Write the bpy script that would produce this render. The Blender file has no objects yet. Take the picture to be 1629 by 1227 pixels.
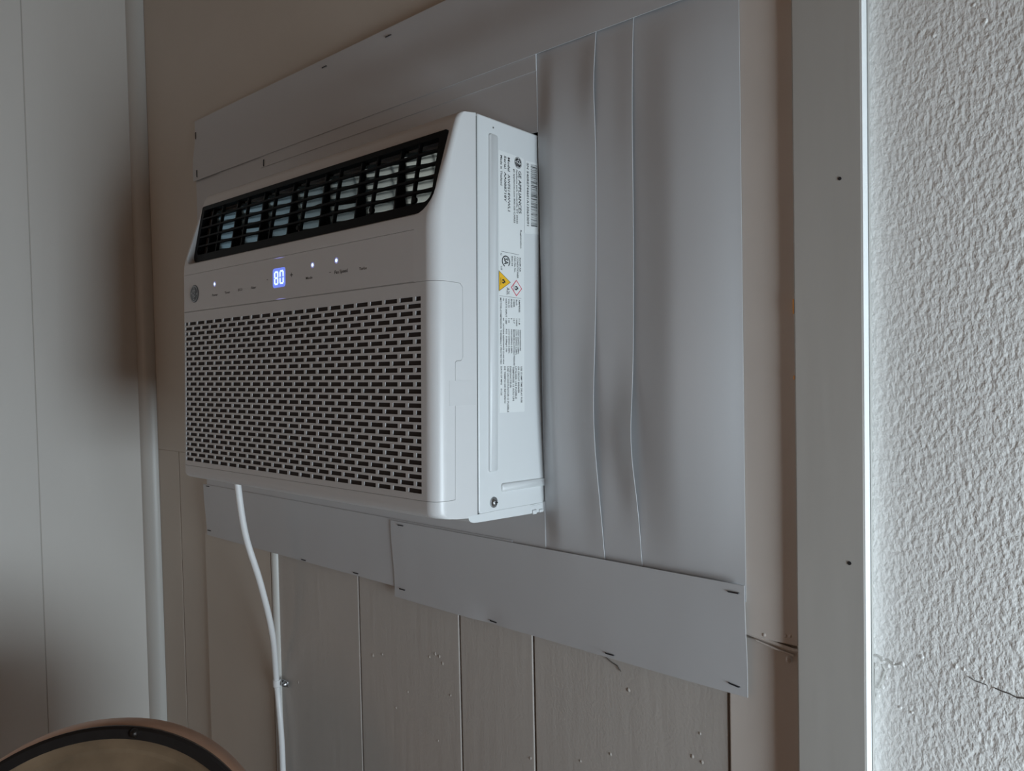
import bpy, bmesh, math, random
from mathutils import Vector, Matrix
random.seed(7)
SC = bpy.context.scene
COL = SC.collection

# ------------------------------------------------------------------ camera
cam = bpy.data.cameras.new('camera'); co = bpy.data.objects.new('camera', cam); COL.objects.link(co)
r_ = Vector((0.762059, 0.647186, -0.020409)); u_ = Vector((-0.001991, 0.033861, 0.999425)); f_ = Vector((-0.647504, 0.76158, -0.027093))
CP = Vector((0, -0.77, 1.45))
M = Matrix((r_, u_, -f_)).transposed().to_4x4(); M.translation = CP
co.matrix_world = M
cam.sensor_width = 36; cam.sensor_fit = 'HORIZONTAL'; cam.lens = 1160.64 / 1629 * 36
cam.clip_start = 0.02
SC.camera = co

# ------------------------------------------------------------------ light
SC.view_settings.view_transform = 'Standard'; SC.view_settings.look = 'None'
SC.view_settings.gamma = 1; SC.view_settings.use_curve_mapping = False
SC.view_settings.exposure = 0.0
w = bpy.data.worlds.new('sky'); SC.world = w; w.use_nodes = True
w.node_tree.nodes['Background'].inputs[0].default_value = (0.72, 0.83, 1.0, 1)
w.node_tree.nodes['Background'].inputs[1].default_value = 0.12
def area(name, loc, rot, sx, sy, power, color):
    l = bpy.data.lights.new(name, 'AREA'); l.shape = 'RECTANGLE'; l.size = sx; l.size_y = sy; l.energy = power; l.color = color
    o = bpy.data.objects.new(name, l); COL.objects.link(o); o.location = loc; o.rotation_euler = rot
    return o
# daylight through the window of the right wall, and a warm fill lamp added behind the camera
area('daylight', (1.13, -0.43, 0.93), (0, math.radians(90), 0), 0.8, 0.66, 31, (0.77, 0.905, 1.0))
area('fill_rear', (-0.9, -3.28, 1.5), (math.radians(90), 0, 0), 1.2, 1.2, 3.7, (1.0, 0.58, 0.34))

# ------------------------------------------------------------------ helpers
def tag(o, label=None, cat=None, group=None, kind=None):
    if label: o['label'] = label
    if cat: o['category'] = cat
    if group: o['group'] = group
    if kind: o['kind'] = kind
    return o
def empty(name, loc=(0, 0, 0), rot=(0, 0, 0)):
    o = bpy.data.objects.new(name, None); COL.objects.link(o); o.location = loc; o.rotation_euler = rot
    o.empty_display_size = 0.05
    return o
class MB:
    def __init__(s): s.v = []; s.f = []
    def add(s, vs, fs):
        n = len(s.v); s.v += [tuple(v) for v in vs]; s.f += [tuple(i + n for i in f) for f in fs]; return s
    def box(s, x0, x1, y0, y1, z0, z1):
        vs = [(x, y, z) for x in (x0, x1) for y in (y0, y1) for z in (z0, z1)]
        return s.add(vs, [(0, 1, 3, 2), (4, 6, 7, 5), (0, 4, 5, 1), (2, 3, 7, 6), (0, 2, 6, 4), (1, 5, 7, 3)])
    def prism(s, poly, axis, a, b, poly2=None):
        """poly in the two other axes, from a to b along axis (0 x, 1 y, 2 z)"""
        def P(q, t):
            return (t, q[0], q[1]) if axis == 0 else (q[0], t, q[1]) if axis == 1 else (q[0], q[1], t)
        n = len(poly); p2 = poly2 or poly
        vs = [P(q, a) for q in poly] + [P(q, b) for q in p2]
        fs = [tuple(range(n)), tuple(range(2 * n - 1, n - 1, -1))] + [(i, i + n, (i + 1) % n + n, (i + 1) % n) for i in range(n)]
        return s.add(vs, fs)
    def tube(s, pts, r, n=16, cap=True):
        pts = [Vector(p) for p in pts]; m = len(pts); rings = []
        rr = r if isinstance(r, (list, tuple)) else [r] * m
        up = None
        for i, p in enumerate(pts):
            t = (pts[min(i + 1, m - 1)] - pts[max(i - 1, 0)]).normalized()
            if up is None:
                up = t.orthogonal().normalized()
            up = (up - t * up.dot(t)).normalized(); sd = t.cross(up)
            rings += [p + (up * math.cos(a) + sd * math.sin(a)) * rr[i] for a in [2 * math.pi * k / n for k in range(n)]]
        fs = [(i * n + k, i * n + (k + 1) % n, (i + 1) * n + (k + 1) % n, (i + 1) * n + k) for i in range(m - 1) for k in range(n)]
        if cap: fs += [tuple(range(n - 1, -1, -1)), tuple((m - 1) * n + k for k in range(n))]
        return s.add(rings, fs)
    def lathe(s, prof, n=48, axis=1, c=(0, 0, 0), closed=False):
        """prof: (radius, position along axis)"""
        m = len(prof); vs = []
        for rr, h in prof:
            for k in range(n):
                a = 2 * math.pi * k / n; p, q = rr * math.cos(a), rr * math.sin(a)
                v = (h, p, q) if axis == 0 else (p, h, q) if axis == 1 else (p, q, h)
                vs.append(tuple(v[i] + c[i] for i in range(3)))
        last = m if closed else m - 1
        fs = [(i * n + k, i * n + (k + 1) % n, ((i + 1) % m) * n + (k + 1) % n, ((i + 1) % m) * n + k) for i in range(last) for k in range(n)]
        if not closed: fs += [tuple(range(n - 1, -1, -1)), tuple((m - 1) * n + k for k in range(n))]
        return s.add(vs, fs)
    def mesh(s, name):
        me = bpy.data.meshes.new(name); me.from_pydata(s.v, [], s.f)
        bm = bmesh.new(); bm.from_mesh(me); bmesh.ops.recalc_face_normals(bm, faces=bm.faces); bm.to_mesh(me); bm.free()
        return me
    def build(s, name, mat, parent=None, smooth=None, bevel=0, seg=2):
        me = s.mesh(name); o = bpy.data.objects.new(name, me); COL.objects.link(o)
        if mat: me.materials.append(mat)
        if parent: o.parent = parent
        if bevel:
            b = o.modifiers.new('bevel', 'BEVEL'); b.width = bevel; b.segments = seg; b.limit_method = 'ANGLE'; b.angle_limit = math.radians(35)
            b.harden_normals = False
            smooth = smooth or 35
        if smooth: smoothen(me, smooth)
        return o
def smoothen(me, ang=35):
    me.polygons.foreach_set('use_smooth', [True] * len(me.polygons)); me.set_sharp_from_angle(angle=math.radians(ang)); me.update()
def boolean(base_me, cutters, op='DIFFERENCE'):
    """returns a new mesh: base minus (or within) every cutter mesh"""
    o = bpy.data.objects.new('tmp_base', base_me); COL.objects.link(o); tmp = []
    for c in cutters:
        k = bpy.data.objects.new('tmp_cut', c); COL.objects.link(k); tmp.append(k)
        m = o.modifiers.new('b', 'BOOLEAN'); m.operation = op; m.object = k; m.solver = 'EXACT'
    dg = bpy.context.evaluated_depsgraph_get(); dg.update()
    me = bpy.data.meshes.new_from_object(o.evaluated_get(dg))
    for k in tmp + [o]: bpy.data.objects.remove(k)
    return me
def link_mesh(name, me, mat, parent=None, smooth=None):
    me.name = name; me.materials.clear(); me.materials.append(mat)
    me.polygons.foreach_set('material_index', [0] * len(me.polygons))
    o = bpy.data.objects.new(name, me); COL.objects.link(o)
    if parent: o.parent = parent
    if smooth:
        smoothen(me, smooth)
        wn = o.modifiers.new('wn', 'WEIGHTED_NORMAL'); wn.keep_sharp = True
    return o
def text_mesh(s, width, height, bold=0.0):
    """flat glyphs fitted to width x height, origin at the left of the baseline, in the xy plane"""
    c = bpy.data.curves.new('t', 'FONT'); c.body = s; c.size = 1; c.resolution_u = 2; c.offset = bold
    o = bpy.data.objects.new('t', c); COL.objects.link(o)
    dg = bpy.context.evaluated_depsgraph_get(); dg.update()
    me = bpy.data.meshes.new_from_object(o.evaluated_get(dg)); bpy.data.objects.remove(o)
    vs = [v.co.copy() for v in me.vertices]; fs = [tuple(p.vertices) for p in me.polygons]
    bpy.data.meshes.remove(me)
    x0 = min(v.x for v in vs); x1 = max(v.x for v in vs); y1 = max(v.y for v in vs)
    y0 = 0 if y1 > .3 else min(v.y for v in vs)
    if s in '-+': y0 = min(v.y for v in vs)
    return [((v.x - x0) / (x1 - x0) * width, (v.y - y0) / (y1 - y0) * height) for v in vs], fs

# ------------------------------------------------------------------ materials
def mat(name, col, rough=.5, metal=0, spec=.5, bump=None, emit=None, estr=0, vary=None):
    m = bpy.data.materials.new(name); m.use_nodes = True; nt = m.node_tree; b = nt.nodes['Principled BSDF']
    b.inputs['Base Color'].default_value = (*col, 1); b.inputs['Roughness'].default_value = rough; b.inputs['Metallic'].default_value = metal
    b.inputs['Specular IOR Level'].default_value = spec
    if emit: b.inputs['Emission Color'].default_value = (*emit, 1); b.inputs['Emission Strength'].default_value = estr
    tc = None
    if bump or vary:
        tc = nt.nodes.new('ShaderNodeTexCoord')
    if vary:      # (scale, amount, stretch) paint unevenness
        sc, am, st = vary
        mp = nt.nodes.new('ShaderNodeMapping'); mp.inputs['Scale'].default_value = st; nt.links.new(tc.outputs['Object'], mp.inputs[0])
        n = nt.nodes.new('ShaderNodeTexNoise'); n.inputs['Scale'].default_value = sc; n.inputs['Detail'].default_value = 5
        nt.links.new(mp.outputs[0], n.inputs['Vector'])
        rp = nt.nodes.new('ShaderNodeMapRange'); rp.inputs[1].default_value = .3; rp.inputs[2].default_value = .7
        rp.inputs[3].default_value = 1 - am; rp.inputs[4].default_value = 1 + am
        nt.links.new(n.outputs[0], rp.inputs[0])
        mx = nt.nodes.new('ShaderNodeVectorMath'); mx.operation = 'SCALE'; mx.inputs[0].default_value = col
        nt.links.new(rp.outputs[0], mx.inputs['Scale']); nt.links.new(mx.outputs[0], b.inputs['Base Color'])
    if bump:      # list of (scale, distance, stretch)
        prev = None
        for sc, dist, st in bump:
            mp = nt.nodes.new('ShaderNodeMapping'); mp.inputs['Scale'].default_value = st; nt.links.new(tc.outputs['Object'], mp.inputs[0])
            n = nt.nodes.new('ShaderNodeTexNoise'); n.inputs['Scale'].default_value = sc; n.inputs['Detail'].default_value = 2.5
            nt.links.new(mp.outputs[0], n.inputs['Vector'])
            bp = nt.nodes.new('ShaderNodeBump'); bp.inputs['Strength'].default_value = 1; bp.inputs['Distance'].default_value = dist
            nt.links.new(n.outputs[0], bp.inputs['Height'])
            if prev: nt.links.new(prev.outputs[0], bp.inputs['Normal'])
            prev = bp
        nt.links.new(prev.outputs[0], b.inputs['Normal'])
    return m
U = (1, 1, 1)
M_PLASTER = mat('textured plaster paint', (.84, .83, .805), .55, spec=.35, bump=[(215, .0021, (1, 1, .66)), (80, .0006, U)], vary=(6, .03, U))
M_BOARD = mat('cream painted board', (.50, .465, .43), .5, spec=.4, bump=[(60, .0005, (1, 1, .12)), (260, .00025, U)], vary=(5, .04, (1, 1, .4)))
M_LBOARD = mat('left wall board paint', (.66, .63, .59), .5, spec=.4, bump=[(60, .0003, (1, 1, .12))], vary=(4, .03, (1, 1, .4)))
M_UPPER = mat('upper panel paint', (.57, .515, .45), .5, spec=.4, bump=[(40, .0003, U)], vary=(5, .03, U))
M_TRIM = mat('painted trim board', (.46, .44, .41), .42, spec=.45, bump=[(50, .0003, (1, 1, .1))], vary=(7, .05, (2, 1, .3)))
M_LIT_EDGE = mat('window lit edge white', (.88, .90, .90), .35, spec=.5)  # whiter than the trim: window light on its right edge painted in
M_CASING = mat('smooth painted casing', (.68, .62, .57), .45, spec=.4, bump=[(40, .0003, U)], vary=(8, .03, U))
M_CORNER = mat('corner moulding paint', (.56, .55, .52), .4, spec=.5)
M_SHEET = mat('white vinyl sheet', (.53, .53, .54), .38, spec=.5, bump=[(7, .0015, (1, 1, .5))])
M_PLASTIC = mat('white appliance plastic', (.635, .63, .63), .34, spec=.5, bump=[(900, .00004, U)])
M_PANEL = mat('control panel plastic', (.62, .61, .61), .28, spec=.5)
M_METAL = mat('white enamelled steel', (.67, .685, .69), .3, spec=.5)
M_BLACK = mat('black plastic', (.0035, .0035, .004), .5, spec=.12)
M_DARK = mat('dark interior', (.012, .009, .008), .7)
M_FILTER = mat('dark filter mesh', (.03, .02, .017), .8)
M_VANE = mat('dark grey vane plastic', (.009, .010, .011), .4, spec=.25)
M_REFLECT = mat('blue tinted reflector foil', (.42, .72, .95), .24, metal=.85)  # tint offsets the warm fill lamp that the plates mirror
M_INK = mat('black print', (.02, .02, .022), .6)
M_GREY_INK = mat('grey print', (.10, .095, .09), .6)
M_LABEL = mat('rating sticker paper', (.76, .775, .77), .45)
M_YEL = mat('yellow print', (.85, .48, .02), .5)
M_RED = mat('red print', (.65, .04, .09), .5)
M_SCREW = mat('steel screw', (.45, .46, .47), .32, metal=1)
M_STAPLE = mat('dark staple wire', (.05, .05, .055), .45, metal=.8)
M_CORD = mat('white cord jacket', (.80, .80, .80), .35)
M_LEDC = mat('white led', (.8, .9, 1), .4, emit=(.68, .94, 1.0), estr=1.25)
M_GLOWB = mat('blue digit glow', (.2, .3, .8), .4, emit=(.13, .19, .74), estr=1.0)  # glow around the digits, put into an emissive plate
M_GLOWV = mat('violet halo and light leak', (.4, .4, .7), .4, emit=(.34, .34, .80), estr=.42)
M_LOGO = mat('grey badge', (.10, .10, .105), .3, metal=.6)
M_LOGOL = mat('silver badge lettering', (.45, .45, .46), .3, metal=.8)
M_COPPER = mat('aged copper', (.52, .30, .20), .42, metal=.55, vary=(9, .18, U), bump=[(40, .0004, U)])
M_IRON = mat('dark iron band', (.022, .017, .015), .4, metal=.6, bump=[(60, .0006, U)])
M_BRASS = mat('aged brass dish', (.27, .19, .12), .34, metal=.55, vary=(14, .35, U))
M_WOOD = mat('stained wood', (.12, .07, .04), .5, bump=[(20, .001, (1, 8, 1))])
M_GLUE = mat('orange raw wood', (.50, .20, .05), .6)
M_FLOOR = mat('floor boards', (.15, .08, .045), .5)
M_CEIL = mat('ceiling paint', (.24, .15, .095), .7)
M_CRACK = mat('dark crack', (.10, .085, .075), .9)

# ------------------------------------------------------------------ room
XL, XR, YF, H = -1.787, 1.05, -3.2, 2.5
def struct(o): o['kind'] = 'structure'; return o
struct(MB().box(XL - .1, XR + .1, YF - .1, .14, -.1, 0).build('floor', M_FLOOR))
struct(MB().box(XL - .1, XR + .1, YF - .1, .14, H, H + .1).build('ceiling', M_CEIL))
# right wall with its window opening
def wall_hole(axis, p0, p1, a0, a1, h0, h1, z0, z1):
    b = MB()
    for (u0, u1, v0, v1) in ((a0, h0, 0, H), (h1, a1, 0, H), (h0, h1, 0, z0), (h0, h1, z1, H)):
        if axis == 0: b.box(p0, p1, u0, u1, v0, v1)
        else: b.box(u0, u1, p0, p1, v0, v1)
    return b
struct(wall_hole(0, XR, XR + .06, YF, 0, -.80, -.06, .50, 1.54).build('wall_right', M_CEIL))
struct(wall_hole(1, YF - .06, YF, XL, XR, -1.55, -.25, .9, 2.1).build('wall_front', M_CEIL))
def window(name, axis, p, a0, a1, z0, z1):
    o = struct(empty(name, (p, (a0 + a1) / 2, z0) if axis == 0 else ((a0 + a1) / 2, p, z0)))
    L, Hh, t = a1 - a0, z1 - z0, .045
    def bar(u0, u1, v0, v1, nm='frame'):
        b = MB()
        if axis == 0: b.box(-.02, .05, u0, u1, v0, v1)
        else: b.box(u0, u1, -.05, .02, v0, v1)
        b.build(nm, M_CORNER, o, bevel=.003)
    bar(-L / 2, L / 2, 0, t); bar(-L / 2, L / 2, Hh - t, Hh); bar(-L / 2, -L / 2 + t, t, Hh - t); bar(L / 2 - t, L / 2, t, Hh - t)
    bar(-L / 2 + t, L / 2 - t, Hh / 2 - .009, Hh / 2 + .009, 'meeting_rail')
window('window_2', 0, XR, -.80, -.06, .50, 1.54)
window('fill_window', 1, YF, -1.55, -.25, .9, 2.1)  # unseen rear window, added to go with the fill lamp

# back wall: sheathing with the window opening, grooved boards in front of it
OX0, OX1, OZ0, OZ1 = -1.50, -.35, 1.22, 1.84
bk = MB()
for (x0, x1, z0, z1) in ((XL, OX0, 0, H), (OX1, -.19, 0, H), (OX0, OX1, 0, OZ0), (OX0, OX1, OZ1, H)):
    bk.box(x0, x1, .006, .05, z0, z1)
bk.box(-.21, XR, .012, .05, 0, H)
WB = struct(bk.build('wall_back', M_BOARD))
def board(x0, x1, z0, z1, y=0, nm='board', m=None, par=None):
    o = MB().box(x0, x1, y, .0125, z0, z1).build(nm, m or M_BOARD, par or WB, bevel=.0016, seg=2)
    return o
gx = [XL + .004, -1.657, -1.533, -1.2725, -1.009, -.768, -.626, -.3445]
g = .0014
for i in range(len(gx) - 1):
    x0, x1 = gx[i] + g, gx[i + 1] - g
    yy = -.007 if i == 2 else 0.0
    board(x0, x1, 0, 1.27 if x1 < OX0 else OZ0, y=yy, m=M_UPPER if i <= 2 else M_BOARD)
tag(MB().box(XL + .004, OX0, .0, .0125, 1.27, H).build('upper_panel', M_UPPER, WB), 'plain upper panel beside the window opening')
tag(MB().box(OX0, OX1, .0, .0125, OZ1, H).build('upper_panel', M_UPPER, WB), 'plain upper panel above the window opening')
board(-.3445 + g, -.262, 0, 1.148, y=-.0020, m=M_CASING)
tag(MB().box(OX1 + .008, -.262, -.0085, .0125, 1.151, H).build('casing', M_CASING, WB, bevel=.002), 'smooth window casing above the board seam')
tag(MB().prism([(-1.2730, .002), (-1.2730, -.004), (-1.270, -.0075), (-1.2645, -.0085), (-1.259, -.0065), (-1.2565, -.002), (-1.256, .002)], 2, 0, 1.12).build('bead_moulding', M_CORNER, WB, smooth=50), 'half round bead running down beside the cord')
# paint dimples and chips on the boards
def blob(b, x, z, r, d, y=0, st=1.3):
    n = 10; vs = [(x, y - d, z)]
    for k in range(n):
        a = 2 * math.pi * k / n; q = r * random.uniform(.5, 1.3); vs.append((x + q * .5 * math.cos(a), y - d * .7, z + q * .5 * st * math.sin(a)))
    for k in range(n):
        a = 2 * math.pi * k / n; q = r * random.uniform(.8, 1.2); vs.append((x + q * math.cos(a), y + .0003, z + q * st * math.sin(a)))
    fs = [(0, 1 + k, 1 + (k + 1) % n) for k in range(n)] + [(1 + k, 1 + n + k, 1 + n + (k + 1) % n, 1 + (k + 1) % n) for k in range(n)]
    b.add(vs, fs)
b = MB()
for x, z, r in ((-.975, .966, .0042), (-.950, .974, .0025), (-.822, 1.006, .003), (-.813, 1.004, .003), (-.806, .995, .003), (-.835, .998, .0025), (-.888, .928, .0022), (-.918, .893, .0022), (-.635, .905, .0028), (-.503, .955, .0024), (-.47, .93, .002), (-.38, 1.02, .002), (-.39, .99, .003), (-.378, .987, .0028), (-.475, 1.045, .003), (-.79, .95, .002), (-1.20, .86, .003), (-.55, .93, .002), (-.82, .87, .002)):
    blob(b, x, z, r * .9, .0010)
tag(b.build('paint_lump', M_BOARD, WB, smooth=60), kind='stuff')
b = MB()
def squig(b, pts, r, y, n=5):
    b.tube([(x, y, z) for x, z in pts], r, n)
squig(b, [(-.553, 1.098), (-.545, 1.094), (-.538, 1.093), (-.528, 1.090), (-.518, 1.084), (-.508, 1.079), (-.498, 1.074), (-.49, 1.072), (-.485, 1.066)], .0006, -.0012)
squig(b, [(-.80, 1.103), (-.785, 1.095), (-.775, 1.088), (-.762, 1.083), (-.752, 1.081)], .0007, -.001)
tag(b.build('old_caulk_line', M_CRACK, WB), 'thin wavy dark line of old caulk under the sheet')
b = MB(); squig(b, [(-.335, 1.151), (-.32, 1.153), (-.30, 1.150), (-.285, 1.148), (-.27, 1.146), (-.25, 1.148)], .0022, -.0055)
squig(b, [(-.31, 1.147), (-.29, 1.143), (-.27, 1.140)], .0012, -.0055)
for x, z in ((-.277, 1.160), (-.272, 1.161), (-.275, 1.135), (-.30, 1.156)): blob(b, x, z, .003, .002, y=-.0075)
tag(b.build('caulk_bead', M_CASING, WB, smooth=60), 'lumpy painted caulk in the casing seam')

# board frame behind the sheets, with an unseen dark panel added against light leaks
W1 = struct(empty('window_1', ((OX0 + OX1) / 2, .05, OZ0)))
W1b = MB().box(-.62, .62, .03, .045, -.05, .68).build('light_block', M_DARK, W1)
for a in ((-.575, -.545, 0, .62), (.545, .575, 0, .62), (-.545, .545, 0, .03), (-.545, .545, .59, .62)):
    MB().box(a[0], a[1], -.035, .02, a[2], a[3]).build('frame', M_CASING, W1, bevel=.002)

# vertical trim at the right and textured plaster beyond
T1 = struct(MB().box(-.262, -.1963, -.018, .011, 0, H).build('trim_1', M_TRIM, bevel=.0016, seg=3))
tag(MB().box(-.1966, -.1957, -.0176, -.0006, 0, H).build('trim_lit_edge', M_LIT_EDGE, T1, bevel=.0003), 'trim edge whitened where the window light strikes it')  # light on the trim's right side, painted as a white strip
b = MB(); b.tube([(-.2165, -.0186, 1.625), (-.2163, -.0168, 1.625)], .0017, 10); tag(b.build('nail_head', M_INK, T1), 'dark nail head')
b = MB(); b.tube([(-.2105, -.0186, 1.25), (-.2103, -.0168, 1.25)], .0019, 10); tag(b.build('nail_head', M_INK, T1), 'dark nail head')
b = MB()
for z0, z1 in ((1.815, 1.84), (1.497, 1.512), (1.43, 1.434)): b.box(-.2632, -.2618, -.0176, -.004, z0, z1)
tag(b.build('bare_wood_edge', M_GLUE, T1), 'orange bare wood showing at the trim edge')
# plaster: a displaced grid near the trim so that its relief is real
def hash2(i, j, s=0):
    n = (i * 374761393 + j * 668265263 + s * 974711) & 0xffffffff; n = ((n ^ (n >> 13)) * 1274126177) & 0xffffffff
    return ((n ^ (n >> 16)) & 0xffff) / 65535
def vnoise(x, y, s=0):
    i, j = math.floor(x), math.floor(y); fx, fy = x - i, y - j; fx = fx * fx * (3 - 2 * fx); fy = fy * fy * (3 - 2 * fy)
    a = hash2(i, j, s) * (1 - fx) + hash2(i + 1, j, s) * fx; c = hash2(i, j + 1, s) * (1 - fx) + hash2(i + 1, j + 1, s) * fx
    return a * (1 - fy) + c * fy
WP = struct(MB().box(-.1963, XR, .0, .0125, 0, H).build('wall_plaster', M_PLASTER))
b = MB()
for x, z, r in ((-.1392, 1.745, .0035), (-.0992, 1.7453, .003), (-.108, 1.762, .0025), (-.1516, 1.166, .003), (-.1237, 1.164, .003), (-.117, 1.163, .002), (-.168, 1.155, .003), (-.15, 1.56, .002), (-.185, 1.155, .004), (-.188, 1.15, .004), (-.1915, 1.145, .003), (-.176, 1.1525, .003), (-.181, 1.15, .003), (-.183, 1.137, .003), (-.186, 1.128, .003), (-.19, 1.118, .003), (-.17, 1.112, .0022), (-.16, 1.11, .002), (-.102, 1.158, .0015)):
    blob(b, x, z, r * .85, .0009)
tag(b.build('plaster_lump', M_PLASTER, WP, smooth=60), kind='stuff')
b = MB()
squig(b, [(-.1935, 1.157), (-.189, 1.158), (-.186, 1.154), (-.180, 1.156), (-.176, 1.152), (-.17, 1.154)], .0011, 0)
squig(b, [(-.190, 1.125), (-.186, 1.135), (-.183, 1.145), (-.186, 1.15)], .0011, 0)
squig(b, [(-.1935, 1.10), (-.1925, 1.14), (-.1915, 1.15)], .0008, 0)
tag(b.build('caulk_smear', M_CORNER, WP, smooth=60), 'white smear of caulk at the trim edge')
b = MB()
squig(b, [(-.113, 1.157), (-.108, 1.1545), (-.104, 1.154), (-.099, 1.153)], .0004, -.0004)
squig(b, [(-.093, 1.152), (-.087, 1.1505), (-.082, 1.150), (-.077, 1.148), (-.07, 1.149), (-.05, 1.147)], .0006, -.0004)
tag(b.build('crack', M_CRACK, WP), 'thin dark crack in the plaster')
squig(b2 := MB(), [(-.1945, 0.0 + z * .1) for z in range(26)], .0011, .0)
tag(b2.build('caulk_joint', M_CORNER, WP, smooth=60), 'thin caulk line beside the trim')

# left wall with its boards, and the corner moulding
WL = struct(MB().box(XL - .05, XL - .0016, YF, .01, 0, H).build('wall_left', M_BOARD))
ly = [0, -.2415, -.62, -.94, -1.22, -1.60, -2.0, -2.4, -2.8, -3.2]
for i in range(len(ly) - 1):
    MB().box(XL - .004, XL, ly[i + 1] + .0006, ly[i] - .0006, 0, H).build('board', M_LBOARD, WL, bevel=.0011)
pr = [(XL + .0005, -.0005), (XL + .0005, -.030)] + [(XL + .028 * math.sin(a), -.002 - .028 * math.cos(a)) for a in [math.pi / 2 * k / 8 for k in range(9)]] + [(XL + .028, -.0005)]
struct(MB().prism(pr, 2, 0, H).build('trim_2', M_CORNER, smooth=40))

# ------------------------------------------------------------------ vinyl sheets
SURF = {}
def sheet(name, x0, x1, z0, z1, lift, label, nx=8, nz=8, th=.0011, parent=None):
    b = MB(); n = 0; F = []; vs = []
    for s in (0, 1):
        for j in range(nz + 1):
            for i in range(nx + 1):
                x = x0 + (x1 - x0) * i / nx; z = z0 + (z1 - z0) * j / nz
                vs.append((x - (x0 + x1) / 2, lift(x, z) - (th if s == 0 else 0), z - z0))
    N = (nx + 1) * (nz + 1); fs = []
    for j in range(nz):
        for i in range(nx):
            a = j * (nx + 1) + i; q = (a, a + 1, a + nx + 2, a + nx + 1); fs.append(q); fs.append(tuple(k + N for k in reversed(q)))
    rim = [i for i in range(nx + 1)] + [j * (nx + 1) + nx for j in range(1, nz + 1)] + [nz * (nx + 1) + i for i in range(nx - 1, -1, -1)] + [j * (nx + 1) for j in range(nz - 1, 0, -1)]
    for k in range(len(rim)):
        a, c = rim[k], rim[(k + 1) % len(rim)]; fs.append((a, a + N, c + N, c))
    b.add(vs, fs)
    o = b.build(name, M_SHEET, None, smooth=40); o.location = ((x0 + x1) / 2, 0, z0)
    tag(o, label, 'vinyl sheet', 'white vinyl sheets closing the window round the unit')
    SURF[o.name] = lambda x, z: lift(x, z) - th
    return o
def staple(par, x, z, ang, L=.0125):
    y = SURF[par.name](x, z) - .0002; y = SURF[par.name](x * (.77 + y) / .77, 1.45 + (z - 1.45) * (.77 + y) / .77) - .0002
    x *= (.77 + y) / .77; z = 1.45 + (z - 1.45) * (.77 + y) / .77      # positions were measured on the wall face
    """a staple crown lying flat on the sheet, legs bent back into the wall"""
    px, pz = par.location.x, par.location.z
    ca, sa = math.cos(math.radians(ang)), math.sin(math.radians(ang)); h = L / 2
    pts = [(-h, .004), (-h, 0), (-h + .0008, -.0009), (h - .0008, -.0009), (h, 0), (h, .004)]
    MB().tube([(x - px + u * ca, y + v, z - pz + u * sa) for u, v in pts], .0008, 6).build('staple', M_STAPLE, par, smooth=50)
def sm(t): t = max(0, min(1, t)); return t * t * (3 - 2 * t)
ZT, ZB = 1.8525, 1.208       # lower edge of the top strip, upper edge of the bottom strip
hump = lambda z, p=1: max(0, math.sin(math.pi * max(0, min(1, (z - ZB) / (ZT - ZB))))) ** p
def amp(z): return hump(z, .5) * (.005 + .007 * math.exp(-((z - 1.38) / .16) ** 2))
def lift_right(x, z):       # right sheet: bulges out, turns back to the casing at its right edge
    t = (x + .445) / .1260
    prof = 1 - max(0, (t - .38) / .62) ** 2.0 if t > .38 else 1 - ((.38 - t) / .9) ** 2
    b = 1 - max(0, min(1, t)) ** 2.6; return -.0092 - amp(z) * b - .009 * hump(z, .6) * b * sm(t / .45)
def lift_mid(x, z):         # middle sheet: its right edge stands off low down
    t = sm((x + .486) / .0400); a = math.exp(-((z - 1.355) / .065) ** 2) * .010 + math.exp(-((z - 1.75) / .1) ** 2) * .002
    return -.0106 - amp(z) - .003 * hump(z) - a * t ** 2
def lift_left(x, z):        # left sheet: right edge stands off
    t = sm((x + .540) / .042); a = math.exp(-((z - 1.37) / .10) ** 2) * .008 + math.exp(-((z - 1.79) / .05) ** 2) * .0045
    q = max(0, x + .5905); return -.0120 - (amp(z) + .003 * hump(z)) * sm(q / .03) - .0045 * hump(z, .5) * sm(q / .03) * max(0, 1 - q / .08) - a * t ** 2
S_right = sheet('vinyl_sheet', -.455, -.3190, ZB - .02, ZT + .02, lift_right, 'tall bulging white vinyl sheet at the right end, bright along its right edge', 26, 30)
S_mid = sheet('vinyl_sheet', -.515, -.4460, ZB - .02, ZT + .02, lift_mid, 'narrow middle upright white vinyl sheet, third layer from the unit side', 14, 40)
S_left = sheet('vinyl_sheet', -.5905, -.4975, ZB - .02, ZT + .02, lift_left, 'upright white vinyl sheet touching the right side of the air conditioner', 18, 40)
S_farl = sheet('vinyl_sheet', -1.495, -1.194, ZB - .02, ZT + .02, lambda x, z: -.008, 'upright vinyl sheet at the left end of the unit, behind its left corner', 4, 6)
S_fill = sheet('vinyl_sheet', -1.251, -.5895, 1.832, ZT + .012, lambda x, z: -.0148, 'inner vinyl strip above the unit, showing a thin second edge under the top strip', 10, 3)
S_fill2 = sheet('vinyl_sheet', -1.412, -.5900, 1.7535, ZT + .010, lambda x, z: -.0134, 'vinyl sheet directly above the air conditioner, behind the two strip edges', 10, 4)
S_fill3 = sheet('vinyl_sheet', -1.508, -1.405, 1.765, ZT + .010, lambda x, z: -.0118, 'small vinyl piece above the left top corner of the air conditioner', 4, 4)
S_fillb = sheet('vinyl_sheet', -1.50, -.5900, ZB - .01, 1.270, lambda x, z: -.0134, 'vinyl piece under the air conditioner, dark behind its lower edge', 8, 3)
def lift_top(x, z):
    return -.0092 - .0072 * sm((ZT + .10 - z) / .07)
S_top = sheet('vinyl_sheet', -1.512, -.300, ZT, 1.980, lift_top, 'long white vinyl strip stapled across the top above the unit', 30, 8)
staple(S_top, -1.066, 1.9735, 0); staple(S_top, -.896, 1.9745, 0)
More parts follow.
